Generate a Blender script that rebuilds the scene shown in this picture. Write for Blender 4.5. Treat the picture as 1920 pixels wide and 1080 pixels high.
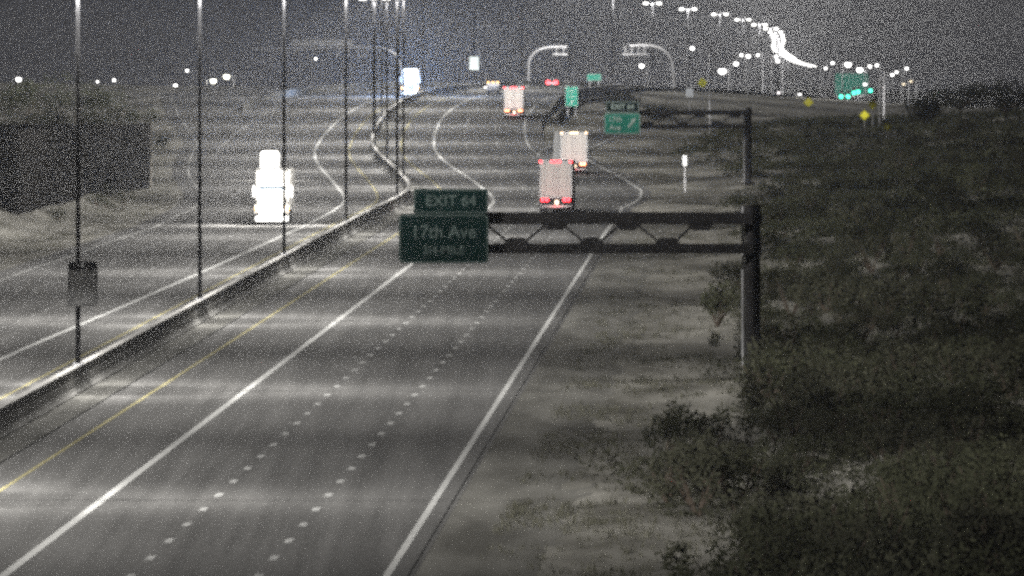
import bpy, bmesh, math, random
import numpy as np
from mathutils import Vector, Matrix, noise

for o in list(bpy.data.objects):
    bpy.data.objects.remove(o)
SC = bpy.context.scene
COL = SC.collection
random.seed(7)

# ------------------------------------------------------------------ camera, sky, moon, exposure
F = 24000.0            # focal length in photo pixels (1920 wide): a long zoom lens
CAM_Z = 13.98          # camera height on its mast
HOR = 150.0            # photo row of the true horizon
cam_data = bpy.data.cameras.new("traffic_camera")
cam_data.sensor_width = 36.0
cam_data.lens = F / 1920.0 * 36.0
cam_data.clip_start = 1.0
cam_data.clip_end = 40000.0
cam = bpy.data.objects.new("traffic_camera", cam_data)
COL.objects.link(cam)
cam.location = (0, 0, CAM_Z)
cam.rotation_euler = (math.pi / 2 - math.atan((540 - HOR) / F), 0, 0)
SC.camera = cam

world = bpy.data.worlds.new("World")
SC.world = world
world.use_nodes = True
wn = world.node_tree
bg = wn.nodes["Background"]
tc = wn.nodes.new("ShaderNodeTexCoord")
sep = wn.nodes.new("ShaderNodeSeparateXYZ")
wn.links.new(tc.outputs["Generated"], sep.inputs[0])
ramp = wn.nodes.new("ShaderNodeValToRGB")          # town glow near the horizon, darker overhead
ramp.color_ramp.elements[0].position = 0.0
ramp.color_ramp.elements[0].color = (0.033, 0.0325, 0.0355, 1)
ramp.color_ramp.elements[1].position = 0.6
ramp.color_ramp.elements[1].color = (0.014, 0.014, 0.017, 1)
wn.links.new(sep.outputs[2], ramp.inputs[0])
wn.links.new(ramp.outputs[0], bg.inputs[0])
bg.inputs[1].default_value = 1.0

moon_d = bpy.data.lights.new("moon", "SUN")
moon_d.energy = 0.02
moon_d.angle = math.radians(0.5)
moon_d.color = (1.0, 0.98, 0.94)
moon = bpy.data.objects.new("moon", moon_d)
COL.objects.link(moon)
moon.rotation_euler = (math.radians(45), 0, math.radians(-120))

SC.view_settings.view_transform = 'Standard'
SC.view_settings.look = 'None'
SC.view_settings.exposure = 0.0
SC.view_settings.gamma = 1.0
SC.view_settings.use_curve_mapping = False
SC.render.engine = 'CYCLES'
cy = SC.cycles
cy.use_denoising = False
cy.use_adaptive_sampling = False
cy.pixel_filter_type = 'BLACKMAN_HARRIS'
cy.filter_width = 3.4
cy.max_bounces = 3
cy.diffuse_bounces = 1
cy.glossy_bounces = 2
cy.transmission_bounces = 2
cy.volume_bounces = 0
cy.caustics_reflective = False
cy.caustics_refractive = False
cy.sample_clamp_indirect = 1.0
cy.sample_clamp_direct = 9.0

LAMP_W = 145000.0       # strength of one median luminaire

# ------------------------------------------------------------------ alignment of the road
def curve(pts):
    """monotone cubic through (x, y) points"""
    xs = np.array([p[0] for p in pts], float); ys = np.array([p[1] for p in pts], float)
    h = np.diff(xs); d = np.diff(ys) / h
    m = np.zeros(len(xs)); m[0] = d[0]; m[-1] = d[-1]
    for i in range(1, len(xs) - 1):
        if d[i-1] * d[i] > 0:
            w1 = 2*h[i] + h[i-1]; w2 = h[i] + 2*h[i-1]
            m[i] = (w1 + w2) / (w1/d[i-1] + w2/d[i])
    def f(x):
        if x <= xs[0]: return float(ys[0] + m[0]*(x - xs[0]))
        if x >= xs[-1]: return float(ys[-1] + m[-1]*(x - xs[-1]))
        i = int(np.searchsorted(xs, x)) - 1
        t = (x - xs[i]) / h[i]
        return float((2*t**3-3*t**2+1)*ys[i] + (t**3-2*t**2+t)*h[i]*m[i] + (-2*t**3+3*t**2)*ys[i+1] + (t**3-t**2)*h[i]*m[i+1])
    return f

def lin(pts):
    xs = [p[0] for p in pts]; ys = [p[1] for p in pts]
    return lambda x: float(np.interp(x, xs, ys))

g = 0.00579
zroad = curve([(-300, -700*g), (0, -400*g), (400, 0), (800, 400*g), (1200, 800*g), (1400, 1000*g - .05), (1480, 6.3), (1570, 7.44), (1680, 8.95), (1760, 10.1),
               (1880, 11.5), (1982, 12.3), (2102, 12.75), (2222, 12.6), (2342, 12.1), (2500, 11.4), (2700, 10.7), (3000, 9.3),
               (3500, 7.9), (4000, 6.9), (5000, 6.0), (7000, 4.5), (9000, 4.0), (16000, 3.5)])
# lateral position of the white line between carpool lane and lane one
hov = curve([(-300, -26.9), (369, -14.5), (500, -12.06), (650, -9.27), (805, -6.4), (905, -4.54), (975, -3.1), (1030, -1.95), (1066, -1.55), (1110, -1.95), (1150, -2.75),
             (1210, -4.0), (1300, -6.1), (1400, -8.0), (1480, -9.0), (1570, -9.45), (1660, -9.3), (1760, -8.1), (1850, -6.2), (1920, -3.0),
             (1982, 1.3), (2102, 8.7), (2222, 17.1), (2342, 25.6), (2462, 34.1), (2582, 42.6), (2702, 51), (2822, 58), (2942, 64), (3062, 69), (3500, 80), (4000, 90), (5000, 115), (6000, 141), (7000, 171), (9000, 232), (16000, 440)])
edge_r = lin([(-300, 11), (1000, 10.95), (1030, 10.7), (1090, 12.6), (1130, 13.7), (1210, 14.5), (1400, 15.7), (1450, 17), (1510, 19.9), (1600, 25), (1700, 31), (1900, 43), (2200, 58)])
left_hov = curve([(-300, -13.3), (450, -13.3), (589, -13.2), (700, -12.6), (862, -11.9), (945, -11.7), (1040, -12.2), (1115, -12.8), (1300, -13.4), (1440, -13.6), (1690, -13.3), (2300, -13.3), (16000, -13.3)])
edge_l = lin([(-300, -24), (758, -23.2), (945, -22.6), (1032, -23.8), (1110, -25), (1230, -26.6), (1400, -27), (1500, -27.6), (1560, -29.5), (1650, -33), (1800, -40), (2000, -52)])
def right_yellow(Y): return -3.85
def left_yellow(Y): return -9.75
BAR = -7.1             # median barrier

def drop(Y, off):
    """the exit ramp and the land right of the road fall away from the crest"""
    return 4.2 * sstep(13.5, 36, off) * sstep(1480, 1950, Y)
def rp(Y, off, dz=0.0):
    return Vector((hov(Y) + off, Y, zroad(Y) - drop(Y, off) + dz))
def P(x, y, Y):
    """world point seen at photo pixel (x, y) at distance Y"""
    return Vector(((x - 960) / F * Y, Y, CAM_Z + (HOR - y) / F * Y))
def heading(Y):
    return -math.atan((hov(Y + 5) - hov(Y - 5)) / 10.0)
def sstep(a, b, x):
    t = min(1, max(0, (x - a) / (b - a))); return t*t*(3 - 2*t)

def terrain(X, Y):
    off = X - hov(Y)
    z = zroad(Y) - drop(Y, off)
    er = edge_r(Y); er += (13 - er) * sstep(1620, 1900, Y); el = edge_l(Y)
    if off > 0:
        d = off - er
        s = sstep(3, 9, d)
        z += -0.012 - .06 * (1 - sstep(.3, .75, d))
        far = 1 - sstep(1500, 2100, Y)
        z += (sstep(6, 30, d) * 1.6 + sstep(24, 70, d) * 1.5) * (.25 + .75 * far)
        n = noise.noise(Vector((X * .16, Y * .045, 1.3))) * .55 + noise.noise(Vector((X * .5, Y * .12, 8.3))) * .18
        z += n * s * (.3 + .7 * far)
    else:
        d = el - off
        s = sstep(3, 8, d)
        z += -0.012 - .06 * (1 - sstep(1.0, 1.5, d))
        near = 1 - sstep(1000, 1250, Y)
        z += sstep(5, 14, d) * 2.3 * near + sstep(8, 60, d) * .8
        z += (noise.noise(Vector((X * .16, Y * .045, 4.3))) * .5) * s
    return z

# ------------------------------------------------------------------ materials
MATS = {}
def mat(name, col, rough=.6, metal=0.0, var=0.0, scale=3.0, stretch=(1, 1, 1), spec=.0, bump=0.0, col2=None, detail=6.0):
    if name in MATS: return MATS[name]
    m = bpy.data.materials.new(name); m.use_nodes = True
    nt = m.node_tree; b = nt.nodes["Principled BSDF"]
    b.inputs["Base Color"].default_value = (*col, 1)
    b.inputs["Roughness"].default_value = rough
    b.inputs["Metallic"].default_value = metal
    b.inputs["Specular IOR Level"].default_value = spec
    if var > 0 or col2:
        geo = nt.nodes.new("ShaderNodeNewGeometry")
        mp = nt.nodes.new("ShaderNodeMapping"); mp.inputs["Scale"].default_value = stretch
        nt.links.new(geo.outputs["Position"], mp.inputs["Vector"])
        nz = nt.nodes.new("ShaderNodeTexNoise"); nz.inputs["Scale"].default_value = scale; nz.inputs["Detail"].default_value = detail
        nt.links.new(mp.outputs[0], nz.inputs["Vector"])
        r = nt.nodes.new("ShaderNodeValToRGB")
        c2 = col2 if col2 else tuple(c * (1 + var) for c in col)
        c1 = col if col2 else tuple(c * (1 - var) for c in col)
        r.color_ramp.elements[0].position = .34; r.color_ramp.elements[0].color = (*c1, 1)
        r.color_ramp.elements[1].position = .66; r.color_ramp.elements[1].color = (*c2, 1)
        nt.links.new(nz.outputs["Fac"], r.inputs[0]); nt.links.new(r.outputs[0], b.inputs["Base Color"])
        if bump:
            bp = nt.nodes.new("ShaderNodeBump"); bp.inputs["Strength"].default_value = bump; bp.inputs["Distance"].default_value = .02
            nt.links.new(nz.outputs["Fac"], bp.inputs["Height"]); nt.links.new(bp.outputs[0], b.inputs["Normal"])
    MATS[name] = m
    return m
def glow(name, col, strength):
    if name in MATS: return MATS[name]
    m = bpy.data.materials.new(name); m.use_nodes = True
    nt = m.node_tree; b = nt.nodes["Principled BSDF"]
    b.inputs["Base Color"].default_value = (*[min(1, c) for c in col], 1)
    b.inputs["Emission Color"].default_value = (*col, 1)
    b.inputs["Emission Strength"].default_value = strength
    m.cycles.emission_sampling = 'NONE'
    MATS[name] = m
    return m

def pavement_material():
    m = bpy.data.materials.new("worn_asphalt"); m.use_nodes = True
    nt = m.node_tree; b = nt.nodes["Principled BSDF"]
    geo = nt.nodes.new("ShaderNodeNewGeometry")
    def nz(scale, stretch, detail):
        mp = nt.nodes.new("ShaderNodeMapping"); mp.inputs["Scale"].default_value = stretch
        nt.links.new(geo.outputs["Position"], mp.inputs["Vector"])
        n = nt.nodes.new("ShaderNodeTexNoise"); n.inputs["Scale"].default_value = scale; n.inputs["Detail"].default_value = detail
        nt.links.new(mp.outputs[0], n.inputs["Vector"]); return n
    patches = nz(1.0, (.16, .012, 1), 4)
    streaks = nz(1.0, (1.5, .015, 1), 3)
    aggregate = nz(6.0, (1, .3, 1), 8)
    a = nt.nodes.new("ShaderNodeMath"); a.operation = 'ADD'
    nt.links.new(patches.outputs["Fac"], a.inputs[0]); nt.links.new(streaks.outputs["Fac"], a.inputs[1])
    a2 = nt.nodes.new("ShaderNodeMath"); a2.operation = 'ADD'
    nt.links.new(a.outputs[0], a2.inputs[0]); nt.links.new(aggregate.outputs["Fac"], a2.inputs[1])
    r = nt.nodes.new("ShaderNodeMapRange")
    r.inputs["From Min"].default_value = 1.1; r.inputs["From Max"].default_value = 1.9
    r.inputs["To Min"].default_value = .095; r.inputs["To Max"].default_value = .195
    nt.links.new(a2.outputs[0], r.inputs["Value"])
    cmb = nt.nodes.new("ShaderNodeMix"); cmb.data_type = 'RGBA'
    cmb.inputs["A"].default_value = (0, 0, 0, 1); cmb.inputs["B"].default_value = (1.0, .985, .96, 1)
    nt.links.new(r.outputs[0], cmb.inputs["Factor"]); nt.links.new(cmb.outputs["Result"], b.inputs["Base Color"])
    b.inputs["Roughness"].default_value = .8
    b.inputs["Specular IOR Level"].default_value = 0.0
    return m
M_ROAD = pavement_material()
M_WHITE = mat("white_road_paint", (.56, .56, .545), .75, var=.12, scale=2.0, stretch=(4, .6, 1))
M_DASH = mat("worn_dash_paint", (.44, .44, .43), .75, var=.25, scale=2.0, stretch=(4, .6, 1))
M_YELLOW = mat("yellow_road_paint", (.36, .325, .17), .75, var=.15, scale=2.0, stretch=(4, .6, 1))
M_CONC = mat("barrier_concrete", (.21, .207, .198), .85, var=.22, scale=.8, stretch=(1, .15, 1.4), bump=.2)
M_LITTOP = mat("lit_top_concrete", (.50, .49, .47), .85, var=.15, scale=.8, stretch=(1, .15, 1))  # paler than the barrier: lamplight on its top put into the colour
M_GUT = mat("gutter_concrete", (.12, .118, .11), .8, var=.18, scale=1.2, stretch=(2, .1, 1))
M_DIRT = mat("desert_gravel", (.11, .106, .092), .95, scale=.3, stretch=(1, .2, 1), col2=(.30, .29, .26), bump=.5, spec=0, detail=9)
M_GALV = mat("galvanised_steel", (.33, .33, .34), .5, .55, var=.12, scale=1.5)
M_POLE = mat("weathered_pole_paint", (.010, .010, .0105), .9, var=.15, scale=1.5, spec=.0)
M_DARKST = mat("weathered_dark_steel", (.022, .021, .021), .75, .1, var=.25, scale=2.0)
M_HEAD = mat("luminaire_housing", (.25, .25, .26), .5, .3)
M_LENS = glow("luminaire_lens", (1.0, .98, .93), 120.0)
M_GREEN = mat("unlit_sign_green", (.0045, .0145, .013), .8, var=.12, scale=1.5)  # unlit look of the dark panels put into the colour
M_TEXT2 = mat("lit_sign_white", (.45, .55, .5), .7)  # paler copy of the white, for signs that look lit
M_GREEN2 = mat("lit_sign_green", (.025, .23, .165), .7, var=.1, scale=1.5)  # lit copy of the green, its brightness put into the colour
M_TEXT = mat("unlit_sign_white", (.07, .095, .088), .8)  # white letters dimmed in colour, as if unlit
M_BACK = mat("sign_aluminium", (.38, .38, .38), .5, .4, var=.1, scale=2)
M_SIGNW = mat("white_sign_face", (.8, .82, .82), .4)
M_BLACK = mat("black_sheeting", (.02, .02, .022), .6)
M_YSIGN = mat("yellow_sign_sheeting", (.72, .68, .05), .4)
M_TRAILER = mat("trailer_white_paint", (.88, .86, .81), .45, var=.10, scale=1.2, stretch=(1, 1, .5))
M_TRAILER2 = mat("trailer_side_panel", (.34, .34, .34), .4, .1, var=.06, scale=1.0)  # shade put into the colour: lamp-facing sides kept darker than the doors
M_RUBBER = mat("tyre_rubber", (.022, .022, .022), .85)
M_UNDER = mat("chassis_black", (.03, .03, .032), .7)
M_CHROME = mat("bright_steel", (.6, .6, .6), .3, .9)
M_GLASS = mat("dark_glass", (.02, .025, .03), .08, spec=.8)
M_REDL = glow("red_lamp_lens", (1.0, .02, .03), 11.0)
M_REDS = glow("red_marker_lens", (1.0, .02, .03), 10.0)
M_AMB = glow("amber_lamp_lens", (1.0, .48, .10), 8.0)
M_WARMTOP = glow("warm_roof_marker", (1.0, .66, .38), 5.0)
M_ORANGE = glow("orange_tail_lens", (1.0, .30, .14), 9.0)
M_WARM = glow("warm_plate_lamp", (1.0, .72, .5), 4.0)
M_HLW = glow("white_headlamp_lens", (1.0, .97, .92), 260.0)
M_HLB = glow("blue_white_headlamp_lens", (.72, .85, 1.0), 1500.0)
M_GRNL = glow("green_signal_lens", (.05, 1.0, .62), 5.0)
M_OLIVE = mat("creosote_foliage", (.024, .026, .016), .9, spec=.0, col2=(.052, .054, .034), scale=1.3)
M_SAGE = mat("brittlebush_foliage", (.028, .029, .02), .9, spec=.0, col2=(.055, .055, .038), scale=1.3)
M_TREE = mat("tamarisk_foliage", (.012, .014, .009), .9, spec=.0, col2=(.03, .032, .02), scale=1.0)
M_DRY = mat("dry_grass", (.05, .049, .036), .9, spec=.0, col2=(.09, .088, .066), scale=.6)
M_WOOD = mat("bark", (.06, .048, .038), .9)
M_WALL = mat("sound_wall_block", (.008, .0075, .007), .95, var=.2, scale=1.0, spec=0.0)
M_PILA_LIT = mat("lit_pilaster_block", (.26, .24, .21), .9, var=.2, scale=1.0)  # lighter copy of the wall block, so the end pilaster looks lit

# ------------------------------------------------------------------ mesh helpers
class MB:
    def __init__(s): s.v = []; s.f = []
    def add(s, vs, fs):
        n = len(s.v); s.v += [tuple(v) for v in vs]; s.f += [tuple(i + n for i in f) for f in fs]; return s
    def box(s, c, d, rot=None):
        x, y, z = d[0]/2, d[1]/2, d[2]/2
        vs = [Vector((sx*x, sy*y, sz*z)) for sx in (-1, 1) for sy in (-1, 1) for sz in (-1, 1)]
        if rot is not None: vs = [rot @ v for v in vs]
        c = Vector(c)
        return s.add([v + c for v in vs], [(0,1,3,2),(4,6,7,5),(0,4,5,1),(2,3,7,6),(0,2,6,4),(1,5,7,3)])
    def cbox(s, c, d, ch):
        """box with chamfered long edges (in the xz outline), extruded along y"""
        x, y, z = d[0]/2, d[1]/2, d[2]/2
        pr = [(-x+ch,-z),(x-ch,-z),(x,-z+ch),(x,z-ch),(x-ch,z),(-x+ch,z),(-x,z-ch),(-x,-z+ch)]
        return s.prism([(c[0]+a, c[2]+b) for a, b in pr], c[1]-y, c[1]+y)
    def prism(s, pts, y0, y1):
        """outline in xz extruded along y"""
        n = len(pts)
        vs = [(a, y0, b) for a, b in pts] + [(a, y1, b) for a, b in pts]
        fs = [tuple(range(n)), tuple(range(2*n-1, n-1, -1))] + [(i, i+n, (i+1) % n + n, (i+1) % n) for i in range(n)]
        return s.add(vs, fs)
    def prism_x(s, pts, x0, x1):
        """outline in yz extruded along x"""
        n = len(pts)
        vs = [(x0, a, b) for a, b in pts] + [(x1, a, b) for a, b in pts]
        fs = [tuple(range(n)), tuple(range(2*n-1, n-1, -1))] + [(i, i+n, (i+1) % n + n, (i+1) % n) for i in range(n)]
        return s.add(vs, fs)
    def tube(s, pts, rad, n=10, cap=True):
        pts = [Vector(p) for p in pts]
        if not hasattr(rad, '__len__'): rad = [rad]*len(pts)
        rings = []; up = None
        for i, p in enumerate(pts):
            t = (pts[min(i+1, len(pts)-1)] - pts[max(i-1, 0)]).normalized()
            if up is None:
                up = Vector((0, 0, 1)) if abs(t.z) < .9 else Vector((0, 1, 0))
            a = t.cross(up).normalized(); b = a.cross(t).normalized(); up = b
            rings.append([p + (a*math.cos(2*math.pi*k/n) + b*math.sin(2*math.pi*k/n))*rad[i] for k in range(n)])
        vs = [v for r in rings for v in r]
        fs = [(i*n+k, i*n+(k+1) % n, (i+1)*n+(k+1) % n, (i+1)*n+k) for i in range(len(pts)-1) for k in range(n)]
        if cap: fs += [tuple(range(n-1, -1, -1)), tuple(range((len(pts)-1)*n, len(pts)*n))]
        return s.add(vs, fs)
    def bar(s, a, b, w, h):
        a, b = Vector(a), Vector(b); d = b - a
        q = d.to_track_quat('X', 'Z').to_matrix()
        return s.box((a+b)/2, (d.length, w, h), q)
    def build(s, name, m, parent=None, smooth=False):
        me = bpy.data.meshes.new(name); me.from_pydata(s.v, [], s.f); me.update()
        if smooth:
            me.polygons.foreach_set("use_smooth", [True]*len(me.polygons))
            me.set_sharp_from_angle(angle=math.radians(40))
        if m: me.materials.append(m)
        o = bpy.data.objects.new(name, me); COL.objects.link(o)
        if parent: o.parent = parent
        return o

def tag(o, label=None, cat=None, group=None, kind=None):
    if label: o["label"] = label
    if cat: o["category"] = cat
    if group: o["group"] = group
    if kind: o["kind"] = kind
    return o
def thing(name, label, cat, loc=(0, 0, 0), rz=0.0, group=None):
    o = bpy.data.objects.new(name, None); COL.objects.link(o)
    o.location = loc; o.rotation_euler = (0, 0, rz); o.empty_display_size = .3
    return tag(o, label, cat, group)
KIDS = {}
def copy_tree(o, parent=None):
    c = o.copy(); COL.objects.link(c)
    c.parent = parent
    for ch in list(o.children): copy_tree(ch, c)
    return c

def ribbon(name, m, o0, o1, Y0, Y1, dz, parent=None, step=8.0):
    mb = MB(); n = max(2, int((Y1-Y0)/step)+1); vs = []; fs = []
    for i in range(n):
        Y = Y0 + (Y1-Y0)*i/(n-1)
        a = o0(Y) if callable(o0) else o0; b = o1(Y) if callable(o1) else o1
        vs += [rp(Y, a, dz), rp(Y, b, dz)]
        if i: fs.append((2*i-2, 2*i-1, 2*i+1, 2*i))
    return mb.add(vs, fs).build(name, m, parent)

# ------------------------------------------------------------------ ground and carriageways
def build_ground():
    Ys = list(np.arange(-300, 360, 40)) + list(np.arange(360, 1700, 7)) + list(np.arange(1700, 3200, 25)) + list(np.arange(3200, 16001, 400))
    fine_r = [11.2, 11.9, 12.5] + list(np.arange(13.2, 60, 1.1)) + [64, 70, 78, 90, 110, 140, 180, 240, 320, 450, 700, 900]
    rows = []; vs = []; fs = []
    for Y in Ys:
        er = edge_r(Y) - 11; el = edge_l(Y) + 24
        offs = [-900, -600, -300, -180, -120, -90, -75, -65, -58] + list(np.arange(-54, -25, 1.3)) + [-25.4, -24, -12, -6, 0, 6]
        offs = [o + el if o < -13 else o for o in offs] + [o + er for o in fine_r]
        rows.append(len(offs))
        for o in offs:
            X = hov(Y) + o
            vs.append((X, Y, terrain(X, Y)))
    n = rows[0]
    for i in range(len(Ys)-1):
        for k in range(n-1):
            fs.append((i*n+k, i*n+k+1, (i+1)*n+k+1, (i+1)*n+k))
    o = MB().add(vs, fs).build("ground", M_DIRT, smooth=True)
    tag(o, kind="structure")
build_ground()

# right carriageway (traffic going away) and its markings
road_r = ribbon("right_carriageway", M_ROAD, BAR+.2, lambda Y: edge_r(Y) + .8 if Y < 1420 else 13.2, -200, 2600, 0)
ribbon("exit_ramp", M_ROAD, lambda Y: max(13.0, edge_r(Y) - 5.8), lambda Y: edge_r(Y) + .8, 1400, 1690, .003, road_r)
tag(road_r, kind="structure")
ribbon("carriageway_beyond_crest", M_ROAD, -28, 13, 2600.5, 9000, 0, step=60)["kind"] = "structure"
road_l = ribbon("left_carriageway", M_ROAD, lambda Y: edge_l(Y) - 1.6, BAR-.2, -200, 2600, 0)
tag(road_l, kind="structure")
def line(name, m, off, w, Y0, Y1, parent, step=8.0):
    f = off if callable(off) else (lambda Y: off)
    return ribbon(name, m, lambda Y: f(Y)-w/2, lambda Y: f(Y)+w/2, Y0, Y1, .006, parent, step)
line("carpool_lane_line", M_WHITE, 0, .28, 300, 2500, road_r)
line("yellow_edge_line", M_YELLOW, right_yellow, .13, 300, 2500, road_r)
line("white_edge_line", M_WHITE, edge_r, .22, 300, 1690, road_r, 4.0)
line("white_edge_line", M_WHITE, 11.0, .19, 1400, 2500, road_r)
line("ramp_edge_line", M_WHITE, lambda Y: edge_r(Y) - 4.9 if Y > 1402 else 10.9, .19, 1400, 1690, road_r, 4.0)
line("carpool_lane_line", M_WHITE, left_hov, .28, 300, 2500, road_l)
line("yellow_edge_line", M_YELLOW, left_yellow, .13, 300, 2500, road_l)
line("white_edge_line", M_WHITE, edge_l, .13, 300, 2200, road_l, 4.0)
line("white_edge_line", M_WHITE, lambda Y: left_hov(Y) - 10.98, .13, 1400, 2500, road_l)
# dark construction joints beside the edge line and along the gutter
M_JOINT = mat("joint_sealant", (.03, .03, .03), .8)
line("pavement_joint", M_JOINT, lambda Y: edge_r(Y) + .62, .05, 300, 1030, road_r)
line("pavement_joint", M_JOINT, -5.35, .10, 300, 2000, road_r)

M_SHOULDER = mat("compacted_gravel", (.105, .102, .092), .95, scale=.5, stretch=(1, .1, 1), col2=(.21, .205, .187), bump=.4, spec=0)
def shoulder():
    vs = []; fs = []; n = 0
    for Y in np.arange(-190, 1000, 5.0):
        for o in (.78, 1.6, 2.6, 3.8, 5.0 + .7*noise.noise(Vector((.3, Y*.05, 0)))):
            X = hov(Y) + edge_r(Y) + o; vs.append((X, Y, terrain(X, Y) + .012 - (.02 if o > 4 else 0)))
        if n:
            b = n*5
            fs += [(b-5+k, b-4+k, b+k+1, b+k) for k in range(4)]
        n += 1
    MB().add(vs, fs).build("gravel_shoulder", M_SHOULDER)["kind"] = "structure"
shoulder()
def dashes(parent, off, w, Y_first, Y1, L=3.05, cyc=12.19):
    Y = Y_first; out = []
    while Y < Y1:
        me = bpy.data.meshes.new("lane_dash")
        f = off if callable(off) else (lambda y: off)
        vs = []
        for yy in (Y, Y+L):
            vs += [rp(yy, f(yy)-w/2, .006), rp(yy, f(yy)+w/2, .006)]
        me.from_pydata([tuple(v) for v in vs], [], [(0, 1, 3, 2)]); me.materials.append(M_DASH)
        o = bpy.data.objects.new("lane_dash", me); COL.objects.link(o); o.parent = parent
        Y += cyc
for off in (3.66, 7.32):
    dashes(road_r, off, .24, 437.1 - 7*12.19, 1800)
for k in (1, 2):
    dashes(road_l, lambda Y, k=k: left_hov(Y) - 3.66*k, .12, 441.0 - 7*12.19, 1800)
dashes(road_r, 11.0, .17, 1130, 1400)

# gutter strip and median barrier
ribbon("gutter_strip", M_GUT, BAR+.31, -5.4, -200, 2400, .005)["kind"] = "structure"
def build_barrier():
    prof = [(-.32, 0), (-.32, .08), (-.17, .33), (-.10, 1.07), (.10, 1.07), (.17, .33), (.32, .08), (.32, 0)]
    root = thing("median_barrier", "long concrete median barrier curving between the two carriageways", "barrier", rp(400, BAR))
    base = Vector(root.location)
    Y = 300.0; seg = 0; L = 24.0
    while Y < 2500:
        ys = [Y + .03, Y + L/2, Y + L - .03]
        vs = []; fs = []
        n = len(prof)
        for yy in ys:
            for (a, b) in prof: vs.append(rp(yy, BAR + a, b - .02) - base)
        for i in range(2):
            for k in range(n):
                fs.append((i*n+k, i*n+(k+1) % n, (i+1)*n+(k+1) % n, (i+1)*n+k))
        fs += [tuple(range(n)), tuple(range(3*n-1, 2*n-1, -1))]
        MB().add(vs, fs).build("barrier_segment", M_CONC, root)
        Y += L
    Y = 300.0
    while Y < 2500:         # thin pale strip added along the top, as if lit from above
        vs = []
        for yy in (Y + .05, Y + L - .05):
            for a, z in ((-.16, 1.052), (-.16, 1.10), (.16, 1.10), (.16, 1.052)): vs.append(rp(yy, BAR + a, z) - base)
        MB().add(vs, [(0,1,2,3), (7,6,5,4), (0,4,5,1), (1,5,6,2), (2,6,7,3), (3,7,4,0)]).build("lit_top_strip", M_LITTOP, root)
        Y += L
    return root
build_barrier()

# ------------------------------------------------------------------ median lamp poles
V_ANG = [0, 12, 16, 20, 27, 40, 50, 55, 60, 65, 68, 70, 72, 74, 76, 78, 80, 83.0, 84.4, 85.5, 90, 100, 120, 150, 180]
V_CD = [0.9, 0.9, 1.0, 1.9, 3.6, 2.9, 2.4, 2.6, 3.0, 4.2, 5.4, 6.2, 6.8, 7.2, 10.0, 19.0, 36.0, 40.0, 0.60, 0.05, 0.02, 0.02, 0.01, 0.01, 0.01]
# long-throw road optics: most light goes along the road, much less across it
H_ANG = [(0, 1.0), (10, .95), (18, .62), (28, .45), (45, .40), (70, .42), (90, .45)]
IES = "IESNA:LM-63-2002\nTILT=NONE\n1 1000 1.0 %d %d 1 2 0 0 0\n1.0 1.0 1.0\n" % (len(V_ANG), len(H_ANG))
IES += " ".join(str(v) for v in V_ANG) + "\n" + " ".join(str(h) for h, k in H_ANG) + "\n"
for h, k in H_ANG: IES += " ".join("%.3f" % (c*(k if v > 18 else 1)) for v, c in zip(V_ANG, V_CD)) + "\n"
ies_text = bpy.data.texts.new("luminaire_distribution"); ies_text.write(IES)
def lamp_light(name, power):
    d = bpy.data.lights.new(name, 'POINT')
    d.energy = power; d.shadow_soft_size = .15; d.color = (1.0, .975, .93)
    d.use_nodes = True
    nt = d.node_tree
    em = [n for n in nt.nodes if n.type == 'EMISSION'][0]
    ies = nt.nodes.new("ShaderNodeTexIES"); ies.mode = 'INTERNAL'; ies.ies = ies_text
    ies.inputs["Strength"].default_value = 1.0
    nt.links.new(ies.outputs["Fac"], em.inputs["Strength"])
    return d
POLE_H = 17.3
lamp_d = lamp_light("luminaire_light", LAMP_W)
halo_d = bpy.data.lights.new("added_halo_light", 'POINT'); halo_d.energy = LAMP_W*1.2; halo_d.shadow_soft_size = .2; halo_d.color = (1.0, .985, .95)  # all-round light added for a haze halo at the far poles
def make_pole(label, group):
    t = thing("lamp_pole", label, "lamp pole", group=group)
    MB().tube([(0, 0, 1.08), (0, 0, 1.28), (0, 0, POLE_H*.5), (0, 0, POLE_H)], [.12, .11, .09, .06], 12).build("shaft", M_POLE, t, True)
    b = MB().box((0, 0, 1.13), (.40, .40, .05))
    for sx in (-1, 1):
        for sy in (-1, 1): b.tube([(sx*.16, sy*.16, 1.155), (sx*.16, sy*.16, 1.23)], .03, 6)
    b.build("base_plate", M_GALV, t)
    for s in (-1, 1):
        MB().tube([(s*.05, 0, POLE_H-.5), (s*.3, 0, POLE_H-.12), (s*.6, 0, POLE_H+.02), (s*.9, 0, POLE_H+.02)], [.06, .05, .045, .04], 8).build("mast_arm", M_GALV, t, True)
        h = MB().prism([(s*.85, POLE_H+.06), (s*.85, POLE_H-.05), (s*1.75, POLE_H-.06), (s*1.75, POLE_H+.0), (s*1.5, POLE_H+.09)], -.18, .18).build("lamp_head", M_HEAD, t)
        # slightly bowed luminous lens under the head
        MB().prism([(s*.88, POLE_H-.065), (s*.95, POLE_H-.28), (s*1.63, POLE_H-.29), (s*1.72, POLE_H-.065)], -.15, .15).build("lens", M_LENS, h)
        l = bpy.data.objects.new("luminaire_light", lamp_d); COL.objects.link(l); l.parent = t
        l.location = (s*1.3, 0, POLE_H-.46)
    return t
POLE_Y = [182, 302, 422] + [542 + 120*i for i in range(56)]
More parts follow.
